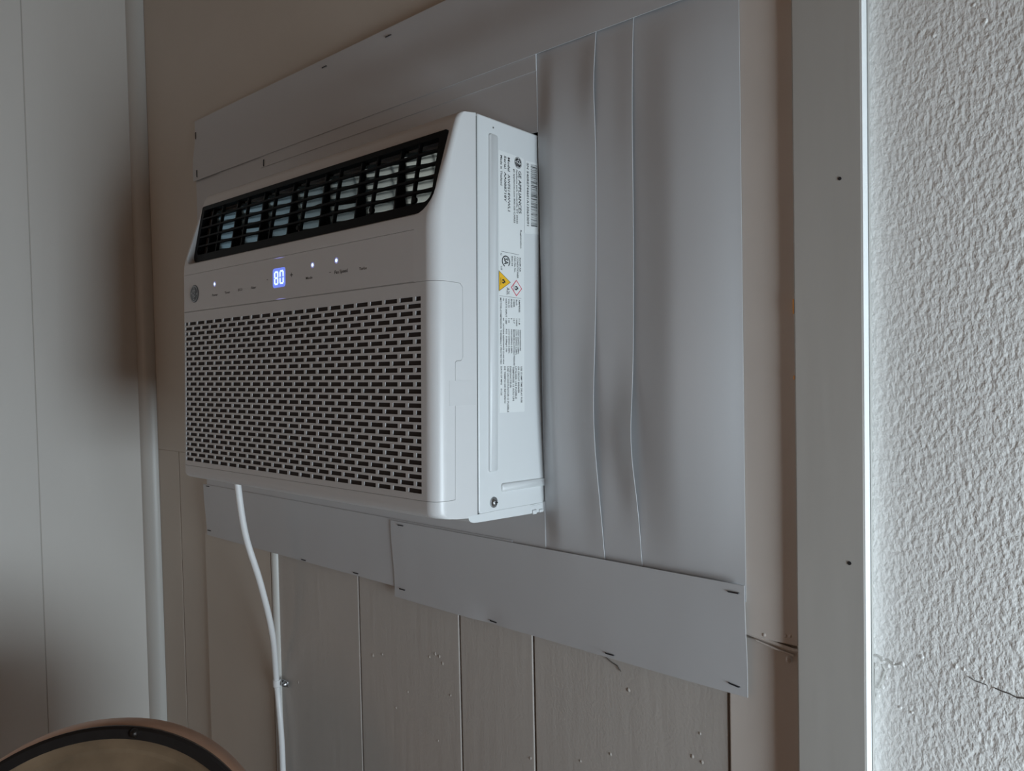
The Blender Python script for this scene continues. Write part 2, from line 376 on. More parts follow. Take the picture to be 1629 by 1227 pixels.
staple(S_top, -1.529, 1.956, 90, .014); staple(S_top, -1.529, 1.8756, 90, .014); staple(S_top, -.62, 1.976, 0)
staple(S_fill, -1.266, 1.8475, 85, .012)
def lift_bl(x, z): return -.0078 - .026 * sm((z - 1.17) / .03) * (1 if x < -.9 else .8)
S_bl = sheet('vinyl_sheet', -1.514, -.647, 1.1000, 1.2105, lambda x, z: -.0095 - .0052 * sm((z - 1.10) / .10), 'left vinyl strip stapled below the unit, white cord passing in front', 24, 8)
for x, z, a in ((-1.526, 1.2144 - .012, 0), (-1.525, 1.106, 0), (-1.171, 1.0975, 0), (-1.0155, 1.0993, 0)): staple(S_bl, x, z, a)
def lift_br(x, z):
    base = -.0108 - .0056 * sm((z - 1.10) / .10)
    base += .006 * math.exp(-(((x + .6987) / .02) ** 2 + ((z - 1.083) / .02) ** 2)) * .4
    base -= .0010 * math.sin((x + .9) * 16) * sm((1.125 - z) / .05)
    return base
S_br = sheet('vinyl_sheet', -.900, -.3175, 1.0840, ZB, lift_br, 'wide right vinyl strip stapled below the unit and the upright sheets', 40, 12)
for x, z, a in ((-.896, 1.197, 0), (-.8955, 1.0932, 0), (-.6987, 1.083, -3), (-.5018, 1.0834, 0), (-.3375, 1.1929, 0), (-.3379, 1.0885, -8)):
    staple(S_br, x, z, a)

# ------------------------------------------------------------------ air conditioner
TILT = 0.0254593
def ac_world(X, Y, Z):
    c, s = math.cos(TILT), math.sin(TILT)
    return CP + Vector((X, c * Y + s * Z, -s * Y + c * Z))
AC = empty('air_conditioner', ac_world(-.8924, .77, -.175), (-TILT, 0, 0))
tag(AC, 'white window air conditioner with black outlet louvre, lit 80 display and slotted intake grille', 'air conditioner')
YS = -.1370
prof = [(-.1905, .0165, -.10), (-.1965, .0175, -.10), (-.2010, .0200, -.09), (-.2030, .0235, -.07), (-.2035, .0290, -.04), (-.2035, .0450, 0), (-.2035, .10, 0), (-.2035, .20, 0), (-.2035, .30, 0), (-.2035, .350, 0), (-.2030, .3625, 0), (-.2012, .3725, 0),
        (-.1980, .3830, 0), (-.1930, .3990, .0), (-.1810, .4360, .0), (-.1720, .4640, .05), (-.1672, .4780, .1), (-.1640, .4840, .14), (-.1600, .4872, .18), (-.155, .4880, .19)]
def housing_mesh(off=0.0, hw=.30):
    b = MB(); n = 9; rings = []
    for (y, z, k) in prof:
        t = sm((z - .35) / .08); rc = .0175 * (1 - t) + .0055 * t
        R = []
        for i in range(n):
            a = math.pi / 2 * i / (n - 1); R.append((hw - rc + rc * math.sin(a), y + rc * (1 - math.cos(a))))
        rl = .0055; L = [(hw - rl + rl * math.sin(math.pi / 2 * i / (n - 1)), y + rl * (1 - math.cos(math.pi / 2 * i / (n - 1)))) for i in range(n)]
        ring = [(hw, YS)] + R[::-1] + [(-x, q) for x, q in L] + [(-hw, YS)]
        # z follows the slight slope of the top and bottom skins
        rings.append([(x, max(q, y), z + (q - y) * k) for x, q in ring])
    m = len(rings[0]); vs = [v for r in rings for v in r]
    fs = [(i * m + k, i * m + (k + 1) % m, (i + 1) * m + (k + 1) % m, (i + 1) * m + k) for i in range(len(rings) - 1) for k in range(m)]
    fs += [tuple(range(m)), tuple((len(rings) - 1) * m + k for k in reversed(range(m)))]
    b.add(vs, fs)
    return b.mesh('h')
def rr(x0, x1, z0, z1, r, n=6, rs=None):
    rs = rs or (r, r, r, r); out = []
    for (cx, cz, a0, q) in ((x1 - rs[0], z0 + rs[0], -90, rs[0]), (x1 - rs[1], z1 - rs[1], 0, rs[1]), (x0 + rs[2], z1 - rs[2], 90, rs[2]), (x0 + rs[3], z0 + rs[3], 180, rs[3])):
        for k in range(n + 1):
            a = math.radians(a0 + 90 * k / n); out.append((cx + q * math.cos(a), cz + q * math.sin(a)))
    return out
# louvre opening: straight well plus a flared mouth
GX0, GX1, GZ0, GZ1 = -.291, .2905, .3695, .4655
gy = lambda z: -.192 + .1818 * (z - .365)       # plane of the black grille
inner = rr(GX0, GX1, GZ0, GZ1, .003, 6, (.024, .004, .003, .014))
outer = rr(GX0 - .0015, GX1 + .002, GZ0 - .008, GZ1 + .002, .003, 6, (.030, .005, .004, .016))
well = MB().prism(inner, 1, -.26, -.140).mesh('c'); mouth = MB().prism(inner, 1, -.1915, -.2115, outer).mesh('c')
_b = bmesh.new(); _b.from_mesh(mouth); bmesh.ops.triangulate(_b, faces=_b.faces); _b.to_mesh(mouth); _b.free()
SX0, SX1, SZ0, SZ1 = -.2925, .2755, .0435, .2725       # field of slots
cav = MB().box(SX0 - .002, SX1 + .002, -.2015, -.145, SZ0 - .002, SZ1 + .002).mesh('c')
# lower removable panel: front face, wraps round the right corner with a stepped tab
pan = [(-.31, .286), (-.31, .0375)]
panel_front = MB().box(-.302, .302, -.3, -.1837 + .0, .0375, .2872)
side = [(-.3, .0375), (-.1746, .0375), (-.1735, .1955), (-.1715, .1974), (-.1643, .1978), (-.1612, .201), (-.1610, .2825), (-.1650, .2868), (-.170, .2872), (-.3, .2872)]
ins = MB().prism(side, 0, .262, .32).mesh('c')
frt = MB().box(-.33, .262, -.3, -.1755, .0375, .2872).mesh('c')
G = .0004
def grow(poly, d):
    cx = sum(p[0] for p in poly) / len(poly); cz = sum(p[1] for p in poly) / len(poly)
    return [(x + (d if x > -.29 else 0), z + (d if z > .15 else -d) if not (.19 < z < .2) else z - d) for x, z in poly]
one = boolean(MB().prism(side, 0, .2615, .32).mesh('c'), [MB().box(-.33, .2616, -.3, -.1755, .0375, .2872).mesh('c')], 'UNION')
one_g = boolean(MB().prism(grow(side, G), 0, .2611, .32).mesh('c'), [MB().box(-.33, .2612, -.3, -.1755 + G, .0375 - G, .2872 + G).mesh('c')], 'UNION')
cp_box = MB().box(-.2955, .2640, -.3, -.2005, .2884, .3478).mesh('c')
cp_g = MB().box(-.2958, .2640, -.3, -.2003, .2880, .3482).mesh('c')
seamtop = MB().box(-.2955, .2720, -.3, -.2028, .3478, .3484).mesh('c')
body = boolean(housing_mesh(), [well, mouth, cav, one_g, cp_g])
link_mesh('front_housing', body, M_PLASTIC, AC, 32)
shell = boolean(boolean(housing_mesh(), [one], 'INTERSECT'), [MB().box(SX0, SX1, -.25, -.12, SZ0, SZ1).mesh('c')])
link_mesh('front_panel', shell, M_PLASTIC, AC, 32)
cpm = boolean(housing_mesh(), [cp_box], 'INTERSECT')
CPN = link_mesh('control_panel', cpm, M_PANEL, AC, 32)
# intake grille: horizontal ribs and short staggered posts
NR, PH, SH = 28, .00812, .0052
z_hi = SZ1 - .0016; z_lo = SZ0 + .0016
pitch = (z_hi - z_lo - SH) / (NR - 1)
b = MB(); y0, y1 = -.2035, -.2023
PX, SL_ = .02725, .0224
tot = 20 * PX + SL_; xs0 = (SX0 + SX1) / 2 - tot / 2; xs1 = xs0 + tot
for i in range(NR + 1):
    z0 = SZ0 if i == 0 else z_lo + (i - 1) * pitch + SH
    z1 = SZ1 if i == NR else z_lo + i * pitch
    b.box(SX0, SX1, y0, y1, z0, z1)
for i in range(NR):
    z0 = z_lo + i * pitch; z1 = z0 + SH; gap = PX - SL_
    if i % 2 == 0: gaps = [(xs0 + SL_ + k * PX, xs0 + (k + 1) * PX) for k in range(20)]
    else:
        hs = (SL_ - gap) / 2
        gaps = [(xs0 + hs + k * PX, xs0 + hs + gap + k * PX) for k in range(21)]
    gaps += [(SX0, xs0), (xs1, SX1)]
    for a, c in gaps: b.box(a, c, y0, y1, z0, z1)
b.build('intake_grille', M_PLASTIC, AC)
MB().box(SX0 - .001, SX1 + .001, -.2018, -.2012, SZ0 - .001, SZ1 + .001).build('air_filter', M_FILTER, AC)
# lower lip seam line hint
# louvre assembly
LV = MB()
fr_o = inner; fr_i = rr(GX0 + .009, GX1 - .0135, GZ0 + .0125, GZ1 - .0075, .003, 6, (.013, .002, .002, .008))
n = len(fr_o); vs = []
for (poly, dy) in ((fr_o, 0), (fr_i, 0), (fr_i, .012), (fr_o, .012)):
    s = .9985 if poly is fr_o else 1
    vs += [(x * s, gy(z) + dy, z) for x, z in poly]
fs = [(a * n + i, a * n + (i + 1) % n, ((a + 1) % 4) * n + (i + 1) % n, ((a + 1) % 4) * n + i) for a in range(4) for i in range(n)]
LV.add(vs, fs); louvre = LV.build('outlet_louvre', M_BLACK, AC, smooth=30)
ix0, ix1, iz0, iz1 = GX0 + .008, GX1 - .0125, GZ0 + .0115, GZ1 - .0065
NS = 5
for k in range(1, NS):
    z = iz0 + (iz1 - iz0) * k / NS
    b = MB(); y = gy(z)
    b.prism([(y, z - .0013), (y, z + .0013), (y + .0035, z + .0017), (y + .007, z + .0013), (y + .007, z - .0007)], 0, ix0, ix1)
    b.build('slat', M_BLACK, louvre, smooth=30)
for k in range(8):
    x = .2425 - k * .0775
    b = MB(); b.add([(x + sx * .0013, gy(z) + dy, z) for sx in (-1, 1) for z, dy in ((iz0, .001), (iz1, .001), (iz1, .006), (iz0, .006))], [(0, 1, 2, 3), (4, 7, 6, 5), (0, 4, 5, 1), (1, 5, 6, 2), (2, 6, 7, 3), (3, 7, 4, 0)])
    if x > ix0: b.build('strut', M_BLACK, louvre)
for k in range(8):
    x = .2425 - k * .0775 - .036
    if x < ix0: continue
    b = MB(); pts = [(gy(iz0) + .004, iz0 - .004), (gy(iz1) + .0045, iz1 + .004), (-.160, iz1 + .004), (-.160, iz0 - .004)]
    b.prism(pts, 0, x - .0012, x + .0012); b.build('guide_vane', M_VANE, louvre)
for x in (.087, -.15):
    b = MB(); b.add([(x - .062, -.176, .4165), (x - .05, -.172, .4195), (x + .05, -.150, .4185), (x + .05, -.150, .4155), (x - .05, -.172, .4135)] + [(x - .062, -.170, .4165), (x - .05, -.166, .4195), (x + .05, -.146, .4185), (x + .05, -.146, .4155), (x - .05, -.166, .4135)],
        [(0, 1, 2, 3, 4), (9, 8, 7, 6, 5)] + [(i, i + 5, (i + 1) % 5 + 5, (i + 1) % 5) for i in range(5)])
    b.build('vane_link', M_BLACK, louvre)
for x in (.246, .167, .0065):
    b = MB(); b.lathe([(.0001, -.0005), (.0035, 0), (.0035, .004), (.0001, .005)], 16, 1, (x, gy(.383) + .001, .388)); b.build('pivot_boss', M_BLACK, louvre, smooth=40)
# duct behind the vanes: stepped plates added and angled to mirror the rear fill lamp
vx = [ix1 + .004] + [.2425 - k * .0775 - .036 for k in range(7)]
for k in range(len(vx) - 1):
    xa, xb = vx[k + 1] + .0013, vx[k] - .0013       # left (near) and right (deep) edge of one reflector plate
    if xa < ix0: continue
    b = MB(); rows = []
    for r in range(NS):
        zb = iz0 + (iz1 - iz0) * r / NS; h = (iz1 - iz0) / NS
        rows += [(zb - .0015, .0022), (zb + .0065, .0), (zb + h - .0035, .0026)]
    def P(x, dy, z): return (x, (-.1680 if x == xa else -.1680 + (xb - xa) * .33) + dy, z)
    n = len(rows); vs = [P(x, dy, z) for z, dy in rows for x in (xa, xb)] + [P(x, dy + .002, z) for z, dy in rows for x in (xa, xb)]
    fs = [(2 * i, 2 * i + 1, 2 * i + 3, 2 * i + 2) for i in range(n - 1)]; fs += [tuple(q + 2 * n for q in reversed(f)) for f in fs]
    fs += [(2 * i, 2 * i + 2, 2 * n + 2 * i + 2, 2 * n + 2 * i) for i in range(n - 1)] + [(2 * i + 1, 2 * n + 2 * i + 1, 2 * n + 2 * i + 3, 2 * i + 3) for i in range(n - 1)]
    fs += [(0, 2 * n, 2 * n + 1, 1), (2 * n - 2, 2 * n - 1, 4 * n - 1, 4 * n - 2)]
    b.add(vs, fs).build('reflector_plate', M_REFLECT, louvre)

# seam shadow gap and metal cabinet behind
MB().box(-.2985, .2985, YS, YS + .0028, .016, .489).build('seam_gasket', M_DARK, AC)
cab = MB()
yb0 = YS + .0026; yb1 = .045
cab.prism([(yb0, .0175), (yb0 + .008, .0085), (yb0 + .012, .0075), (yb1, .0040), (yb1, .4965), (yb0, .4925)], 0, -.2995, .2995)
CAB = cab.build('steel_cabinet', M_METAL, AC, bevel=.0022, seg=3)
XSD = .2995
def emboss(name, y0, y1, z0, z1, r, h, rs=None, y1b=None, z1b=None, slope=0, dy=0):
    """raised rounded rib on the side of the cabinet"""
    o1 = rr(y0, y1, z0, z1, r, 6); i1 = rr(y0 + .0014, y1 - .0014, z0 + .0014, z1 - .0014, max(r - .0014, .0005), 6)
    sh = lambda q: (q[0] + dy * (q[1] - z0) / (z1 - z0), q[1] + slope * (q[0] - y0))
    n = len(o1); vs = [(XSD - .0004, *sh(q)) for q in o1] + [(XSD + h * .5, *sh(((a[0] * .6 + c[0] * .4), (a[1] * .6 + c[1] * .4)))) for a, c in zip(o1, i1)] + [(XSD + h, *sh(q)) for q in i1]
    fs = [(a * n + i, a * n + (i + 1) % n, (a + 1) * n + (i + 1) % n, (a + 1) * n + i) for a in range(2) for i in range(n)] + [tuple(2 * n + i for i in range(n))]
    return MB().add(vs, fs).build(name, M_METAL, CAB, smooth=60)
emboss('stiffening_rib', -.1172, -.1012, .063, .474, .004, .0028, dy=.0025)
emboss('stiffening_rib', -.0945, -.004, .0365, .0475, .004, .0028, slope=-.02)
# screw
sc = MB().lathe([(.0001, .0044), (.0022, .0043), (.0040, .0032), (.0052, .0012), (.0066, .0010), (.0066, 0), (.0001, 0)][::-1], 24, 0, (XSD, -.1079, .0258)).build('screw', M_SCREW, CAB, smooth=40)
b = MB(); b.box(XSD + .0036, XSD + .0046, -.1079 - .0030, -.1079 + .0030, .0258 - .0006, .0258 + .0006); b.box(XSD + .0036, XSD + .0046, -.1079 - .0006, -.1079 + .0006, .0258 - .0030, .0258 + .0030)
MB.build(b, 'screw_slot', M_INK, CAB)
MB().lathe([(.0001, .0006), (.0011, .0004), (.0011, -.0005), (.0001, -.0006)], 12, 0, (XSD, -.1058, .4821)).build('small_hole', M_GREY_INK, CAB)
# base lip and drain tabs under the cabinet
pan_p = [(-.1530, .0150), (-.1520, .0105), (-.1490, .0078), (-.1440, .0062), (-.1360, .0055), (-.1240, .0050), (-.05, .0022), (-.005, .0010), (-.005, .0130), (-.10, .0150)]
tag(MB().prism(pan_p, 0, -.2985, XSD + .0006).build('base_pan', M_METAL, CAB, smooth=40), 'rounded base pan under the cabinet')
b = MB(); b.box(XSD, XSD + .003, -.034, -.026, .0005, .006); b.box(XSD, XSD + .0025, -.020, -.012, .001, .005); b.build('base_clip', M_METAL, CAB, bevel=.0008)
b = MB(); b.box(XSD, XSD + .0012, -.038, -.022, .0125, .0133); b.box(XSD, XSD + .0012, -.034, -.018, .0108, .0114); b.build('stamped_line', M_METAL, CAB)
# clear tape strips on the corner of the housing
M_TAPE = mat('clear tape', (.635, .63, .63), .2, spec=.6)
MB().box(.2999, .30025, -.1830, -.1385, .1455, .1743).build('clear_tape', M_TAPE, AC)

# ---- prints on the side
def side_print(items, name, m, par, xo):
    b = MB()
    for (s, yc, z0, z1, wd) in items:
        pts, fs = text_mesh(s, z0 - z1, wd * .86, .018)
        b.add([(xo, yc - wd * .43 + v, z0 - u) for u, v in pts], fs)
    return tag(b.build(name, m, par), kind='stuff')
XP = XSD + .00035
lab = MB().prism(rr(-.0965, -.0480, .1344, .4575, .001, 2), 0, XSD - .0002, XSD + .0003).build('rating_label', M_LABEL, CAB)
ser = MB().prism([(-.0465, .3628), (-.0180, .3650), (-.0165, .4580), (-.0450, .4560)], 0, XSD - .0002, XSD + .0005).build('serial_sticker', M_LABEL, CAB)
RATING = [
    ('GE APPLIANCES', -0.0556, 0.4399, 0.3861, 0.0063),
    ('Appliance park, Louisville, KY 40225', -0.0614, 0.4409, 0.3724, 0.0032),
    ('ge appliances.com 800-GE-CARES', -0.0665, 0.4402, 0.3724, 0.0032),
    ('Model  AWFS14WWL1', -0.0771, 0.4521, 0.3853, 0.005),
    ('Serial  AA088718Y', -0.084, 0.4527, 0.3958, 0.0045),
    ('Made in Thailand', -0.0913, 0.4518, 0.4148, 0.004),
    ('Registration', -0.0539, 0.3655, 0.3422, 0.003),
    ('ROOM AIR', -0.0558, 0.33, 0.3121, 0.0033),
    ('CONDITIONER', -0.0607, 0.3302, 0.3033, 0.0035),
    ('CSA File No.', -0.066, 0.331, 0.3102, 0.0035),
    ('800144', -0.0714, 0.3303, 0.3177, 0.0029),
    ('C', -0.0921, 0.3313, 0.3284, 0.0033),
    ('US', -0.0917, 0.3154, 0.3106, 0.0033),
    ('A2L', -0.0795, 0.2902, 0.2806, 0.0062),
    ('AMPERES', -0.0576, 0.2768, 0.2606, 0.0033),
    ('11.8', -0.0578, 0.2524, 0.2451, 0.0033),
    ('Btu/h', -0.063, 0.2764, 0.2691, 0.0033),
    ('14000', -0.0631, 0.2521, 0.2429, 0.0032),
    ('CEER', -0.0682, 0.2763, 0.2663, 0.0032),
    ('10.7', -0.0683, 0.2521, 0.2458, 0.0033),
    ('PHASE', -0.0732, 0.2763, 0.2656, 0.0032),
    ('1', -0.0733, 0.252, 0.251, 0.0032),
    ('VOLTS', -0.0782, 0.2763, 0.2652, 0.0032),
    ('115', -0.0782, 0.252, 0.2464, 0.0031),
    ('WATTS INPUT 1280', -0.0833, 0.2763, 0.2445, 0.0032),
    ('Hz', -0.0882, 0.2762, 0.2727, 0.0028),
    ('60', -0.0884, 0.2518, 0.2482, 0.0029),
    ('OUTSIDE RESISTANCE CLASS IP24', -0.0886, 0.245, 0.1948, 0.0029),
    ('MOTOR-COMPRESSOR THERMALLY PROTECTED', -0.0934, 0.2763, 0.1943, 0.0031),
    ('DESIGN PRESSURE', -0.056, 0.2384, 0.2119, 0.003),
    ('HIGH 550PSIG 3.8MPa', -0.0601, 0.2384, 0.2077, 0.003),
    ('LOW 320PSIG 2.2MPa', -0.0641, 0.2383, 0.2068, 0.003),
    ('MAXIMUM ALLOWABLE PRESSURE', -0.0683, 0.2384, 0.193, 0.0032),
    ('HIGH 638PSIG 4.4MPa', -0.0731, 0.2384, 0.2082, 0.003),
    ('LOW 638PSIG 4.4MPa', -0.0781, 0.2383, 0.2081, 0.0029),
    ('R32  0.58kg/1.3lb', -0.0829, 0.2382, 0.2095, 0.0029),
    ('USE 15 AMP TIME DELAY FUSE', -0.054, 0.1919, 0.1459, 0.0035),
    ('OR CIRCUIT BREAKER', -0.0596, 0.192, 0.1582, 0.0036),
    ('UTILISER UN FUSIBLE', -0.065, 0.1919, 0.151, 0.0035),
    ('TEMPORISE 15 AOU UN', -0.07, 0.1919, 0.1487, 0.0035),
    ('DISJONCTEUR', -0.0754, 0.1918, 0.1649, 0.0035),
    ('USE UN DISYUNTOR O FUSIBLE', -0.0804, 0.1917, 0.1346, 0.0034),
    ('DE TIEMPO DE RETARDO', -0.0862, 0.1917, 0.1459, 0.0034),
    ('DATE OF MFG', -0.0928, 0.1916, 0.169, 0.0031),
    ('01/25', -0.0928, 0.1643, 0.1559, 0.0031),
]
side_print([t for t in RATING if t[0] != 'A2L'], 'printed_text', M_INK, lab, XP + .0001)
side_print([t for t in RATING if t[0] == 'A2L'], 'printed_text', M_GREY_INK, lab, XP + .0001)
XP2 = XSD + .0007
side_print([("SN 540R0744601A130630091", -.0400, .4535, .3730, .0046)], 'printed_text', M_INK, ser, XP2)
b = MB(); z = .4535; random.seed(4)
while z > .3745:
    wv = random.choice((.0004, .0004, .0008, .0012)); b.add([(XP2, -.0338, z), (XP2, -.0205, z + .0008), (XP2, -.0205, z - wv + .0008), (XP2, -.0338, z - wv)], [(0, 1, 2, 3)])
    z -= wv + random.choice((.0004, .0005, .0008, .0009))
b.build('barcode', M_INK, ser)
def sdisc(b, yc, zc, ry, rz, x, n=32, ri=None, a0=0, a1=360):
    if ri is None: b.add([(x, yc + ry * math.cos(2 * math.pi * k / n), zc + rz * math.sin(2 * math.pi * k / n)) for k in range(n)], [tuple(range(n))])
    else:
        vs = []
        for k in range(n + 1):
            a = math.radians(a0 + (a1 - a0) * k / n); c, s = math.cos(a), math.sin(a)
            vs += [(x, yc + ry * c, zc + rz * s), (x, yc + ry * ri * c, zc + rz * ri * s)]
        b.add(vs, [(2 * k, 2 * k + 1, 2 * k + 3, 2 * k + 2) for k in range(n)])
def monogram(b, put, R):
    """round badge: script letters G and E with curls, drawn as thin ribbons; put(u, v) gives the 3-D point"""
    strokes = []
    def arc(cx, cy, r, a0, a1, n=14, ry=None): return [(cx + r * math.cos(math.radians(a0 + (a1 - a0) * k / n)), cy + (ry or r) * math.sin(math.radians(a0 + (a1 - a0) * k / n))) for k in range(n + 1)]
    strokes.append(arc(-.24, .12, .22, 20, 330, ry=.34)); strokes.append(arc(-.12, -.28, .20, 80, -170))
    strokes.append(arc(.24, .22, .18, 50, 290)); strokes.append(arc(.22, -.16, .22, 110, 340)); strokes.append(arc(.0, .0, .52, 100, 60, 6))
    strokes += [arc(.70 * math.cos(a), .70 * math.sin(a), .13, math.degrees(a) - 150, math.degrees(a) + 60, 8) for a in (0.0, math.pi / 2, math.pi, -math.pi / 2)]
    for st in strokes:
        vs = []
        for i, p in enumerate(st):
            q = st[min(i + 1, len(st) - 1)]; o = st[max(i - 1, 0)]; dx, dy = q[0] - o[0], q[1] - o[1]; L = math.hypot(dx, dy) or 1
            wv = .05 * (1 - .6 * abs(2 * i / (len(st) - 1) - 1)) + .012; vs += [put(R * (p[0] - dy / L * wv), R * (p[1] + dx / L * wv)), put(R * (p[0] + dy / L * wv), R * (p[1] - dx / L * wv))]
        b.add(vs, [(2 * i, 2 * i + 1, 2 * i + 3, 2 * i + 2) for i in range(len(st) - 1)])
b = MB(); sdisc(b, -.0591, .4498, .0072, .0072, XP + .0001); b.build('printed_emblem', M_INK, lab)
b = MB(); sdisc(b, -.0591, .4498, .0066, .0066, XP + .0002, ri=.92); monogram(b, lambda u, v: (XP + .0002, -.0591 + v, .4498 - u), .0066); b.build('emblem_script', M_LABEL, lab)
# certification mark
b = MB(); sdisc(b, -.0833, .3222, .0078, .0072, XP + .0001, ri=.80, a0=-50, a1=250)
pts, fs = text_mesh('SA', .0082, .0078, .03); b.add([(XP + .0001, -.0865 + v, .3264 - u) for u, v in pts], fs); b.build('printed_mark', M_INK, lab)
# divider lines
MB().box(XP, XP + .0001, -.0922, -.0581, .3334, .3338).build('printed_rule', M_INK, lab); MB().box(XP, XP + .0001, -.0959, -.0539, .2785, .2788).build('printed_rule', M_INK, lab)
# flame symbols
def flame(b, yc, zc, s, x):
    out = [(0, -.9), (.45, -.8), (.7, -.35), (.6, .15), (.42, .0), (.35, .5), (.1, 1.0), (.05, .5), (-.25, .75), (-.3, .2), (-.55, .35), (-.65, -.3), (-.45, -.75)]
    b.add([(x, yc + v * s, zc - u * s) for u, v in out], [tuple(range(len(out)))])
def flame_in(b, yc, zc, s, x):
    out = [(0, -.8), (.25, -.55), (.2, -.2), (.02, .1), (-.2, -.2), (-.25, -.55)]
    b.add([(x, yc + v * s, zc - u * s) for u, v in out], [tuple(range(len(out)))])
b = MB(); b.add([(XP + .0001, *q) for q in ((-.0968, .3096), (-.0968, .2840), (-.0745, .2969))], [(0, 1, 2)]); b.build('warning_border', M_INK, lab)
b = MB(); b.add([(XP + .00018, *q) for q in ((-.0962, .3086), (-.0962, .2850), (-.0756, .2969))], [(0, 1, 2)]); b.build('warning_triangle', M_YEL, lab)
b = MB(); flame(b, -.0878, .2969, .0042, XP + .00026); b.box(XP + .0002, XP + .00027, -.0936, -.0930, .2925, .3010); b.build('flame_symbol', M_INK, lab)
b = MB(); flame_in(b, -.0880, .2969, .0042, XP + .00034); b.build('flame_core', M_YEL, lab)
b = MB(); b.add([(XP + .0001, *q) for q in ((-.0634, .3014), (-.0740, .2909), (-.0634, .2804), (-.0523, .2909))], [(0, 1, 2, 3)]); b.build('hazard_border', M_RED, lab)
b = MB(); b.add([(XP + .00018, *q) for q in ((-.0634, .2998), (-.0724, .2909), (-.0634, .2820), (-.0540, .2909))], [(0, 1, 2, 3)]); b.build('hazard_diamond', M_LABEL, lab)
b = MB(); flame(b, -.0630, .2909, .0042, XP + .00026); b.box(XP + .0002, XP + .00027, -.0686, -.0680, .2870, .2948); b.build('flame_symbol', M_INK, lab)
b = MB(); flame_in(b, -.0632, .2909, .0040, XP + .00034); b.build('flame_core', M_LABEL, lab)

# ---- prints and lights on the control panel
YP = -.2035
def front_text(s, xc, zc, wd, ht, name, m, y=YP - .00012, bold=.012):
    b = MB(); pts, fs = text_mesh(s, wd, ht, bold); b.add([(xc - wd / 2 + u, y, zc - ht / 2 + v) for u, v in pts], fs)
    return b.build(name, m, CPN)
for s, x, z, wd in (("Power", -.1941, .3091, .0170), ("Timer", -.1561, .3099, .0160), ("ECO", -.1185, .3108, .0115), ("Filter", -.0812, .3108, .0135), ("Mode", .0575, .3121, .0150), ("Fan Speed", .1270, .3138, .0270), ("Turbo", .1713, .3131, .0150)):
    front_text(s, x, z, wd, .0036 if s != 'Fan Speed' else .0045, 'button_label', M_INK)
front_text('-', -.0443, .3188, .0034, .0008, 'minus_sign', M_INK); front_text('+', .0160, .3199, .0062, .0062, 'plus_sign', M_INK, bold=0); front_text('-', .1040, .3146, .0040, .0006, 'minus_sign', M_INK)
# two seven segment digits: white segments over a blue plate that imitates their glow
def digit(xc, zc, segs, W, Hh, t, y, name, m, ry):
    b = MB(); w2, h2 = W / 2, Hh / 2
    S = {'a': [(-w2 + t * .7, h2), (w2 - t * .7, h2), (w2 - t * 1.1, h2 - t), (-w2 + t * 1.1, h2 - t)], 'd': [(-w2 + t * .7, -h2), (w2 - t * .7, -h2), (w2 - t * 1.1, -h2 + t), (-w2 + t * 1.1, -h2 + t)],
         'g': [(-w2 + t, t / 2), (w2 - t, t / 2), (w2 - t, -t / 2), (-w2 + t, -t / 2)],
         'f': [(-w2, h2 - t * .7), (-w2, t * .3), (-w2 + t, t * .5), (-w2 + t, h2 - t * 1.1)], 'b': [(w2, h2 - t * .7), (w2, t * .3), (w2 - t, t * .5), (w2 - t, h2 - t * 1.1)],
         'e': [(-w2, -h2 + t * .7), (-w2, -t * .3), (-w2 + t, -t * .5), (-w2 + t, -h2 + t * 1.1)], 'c': [(w2, -h2 + t * .7), (w2, -t * .3), (w2 - t, -t * .5), (w2 - t, -h2 + t * 1.1)]}
    for k in segs: b.prism([(xc + x, zc + z) for x, z in S[k]], 1, y, y + ry)
    return b.build(name, m, CPN)
b = MB().prism(rr(-.0305, .0010, .3055, .3325, .004, 5), 1, YP - .0002, YP + .0002); b.build('display_glow', M_GLOWB, CPN)
digit(-.0213, .3188, 'abcdefg', .0098, .0190, .0021, YP - .0006, 'digit_eight', M_LEDC, .0004)
digit(-.0078, .3192, 'abcdef', .0098, .0190, .0021, YP - .0006, 'digit_zero', M_LEDC, .0004)
for x, z in ((-.1951, .3259), (.0652, .3282), (.1173, .3286)):
    MB().lathe([(.0001, -.0006), (.0016, -.0005), (.0024, -.0001), (.0024, .0002), (.0001, .0003)], 20, 1, (x, YP, z)).build('indicator_light', M_LEDC, CPN)
    MB().lathe([(.0001, -.0002), (.0040, -.0001), (.0040, .0002), (.0001, .0003)], 24, 1, (x, YP, z)).build('light_halo_ring', M_LEDB2 if False else M_GLOWV, CPN)  # emissive disc imitating the glow around each light
for (xa, za, xb, zb) in ((-.0290, .3466, .0010, .3462), (-.0250, .2893, .0040, .2890)):
    b = MB(); b.add([(xa, YP - .0003, za), ((xa + xb) / 2, YP - .0003, za + .0006), (xb, YP - .0003, zb), ((xa + xb) / 2, YP - .0003, zb - .0006)], [(0, 1, 2, 3)]); b.build('light_strip', M_GLOWV, CPN)
b = MB(); b.lathe([(.0001, -.0011), (.0125, -.0011), (.0142, -.0004), (.0142, .0002), (.0001, .0002)], 40, 1, (-.2600, YP, .3158)); b.build('badge', M_LOGO, CPN, smooth=30)
b = MB(); n = 40
vs = []
for k in range(n): a = 2 * math.pi * k / n; vs += [(-.26 + .0128 * math.cos(a), YP - .0013, .3158 + .0128 * math.sin(a)), (-.26 + .0117 * math.cos(a), YP - .0013, .3158 + .0117 * math.sin(a))]
b.add(vs, [(2 * k, 2 * k + 1, (2 * k + 3) % (2 * n), (2 * k + 2) % (2 * n)) for k in range(n)])
monogram(b, lambda u, v: (-.26 + u, YP - .0013, .3158 + v), .0118); b.build('badge_script', M_LOGOL, CPN)

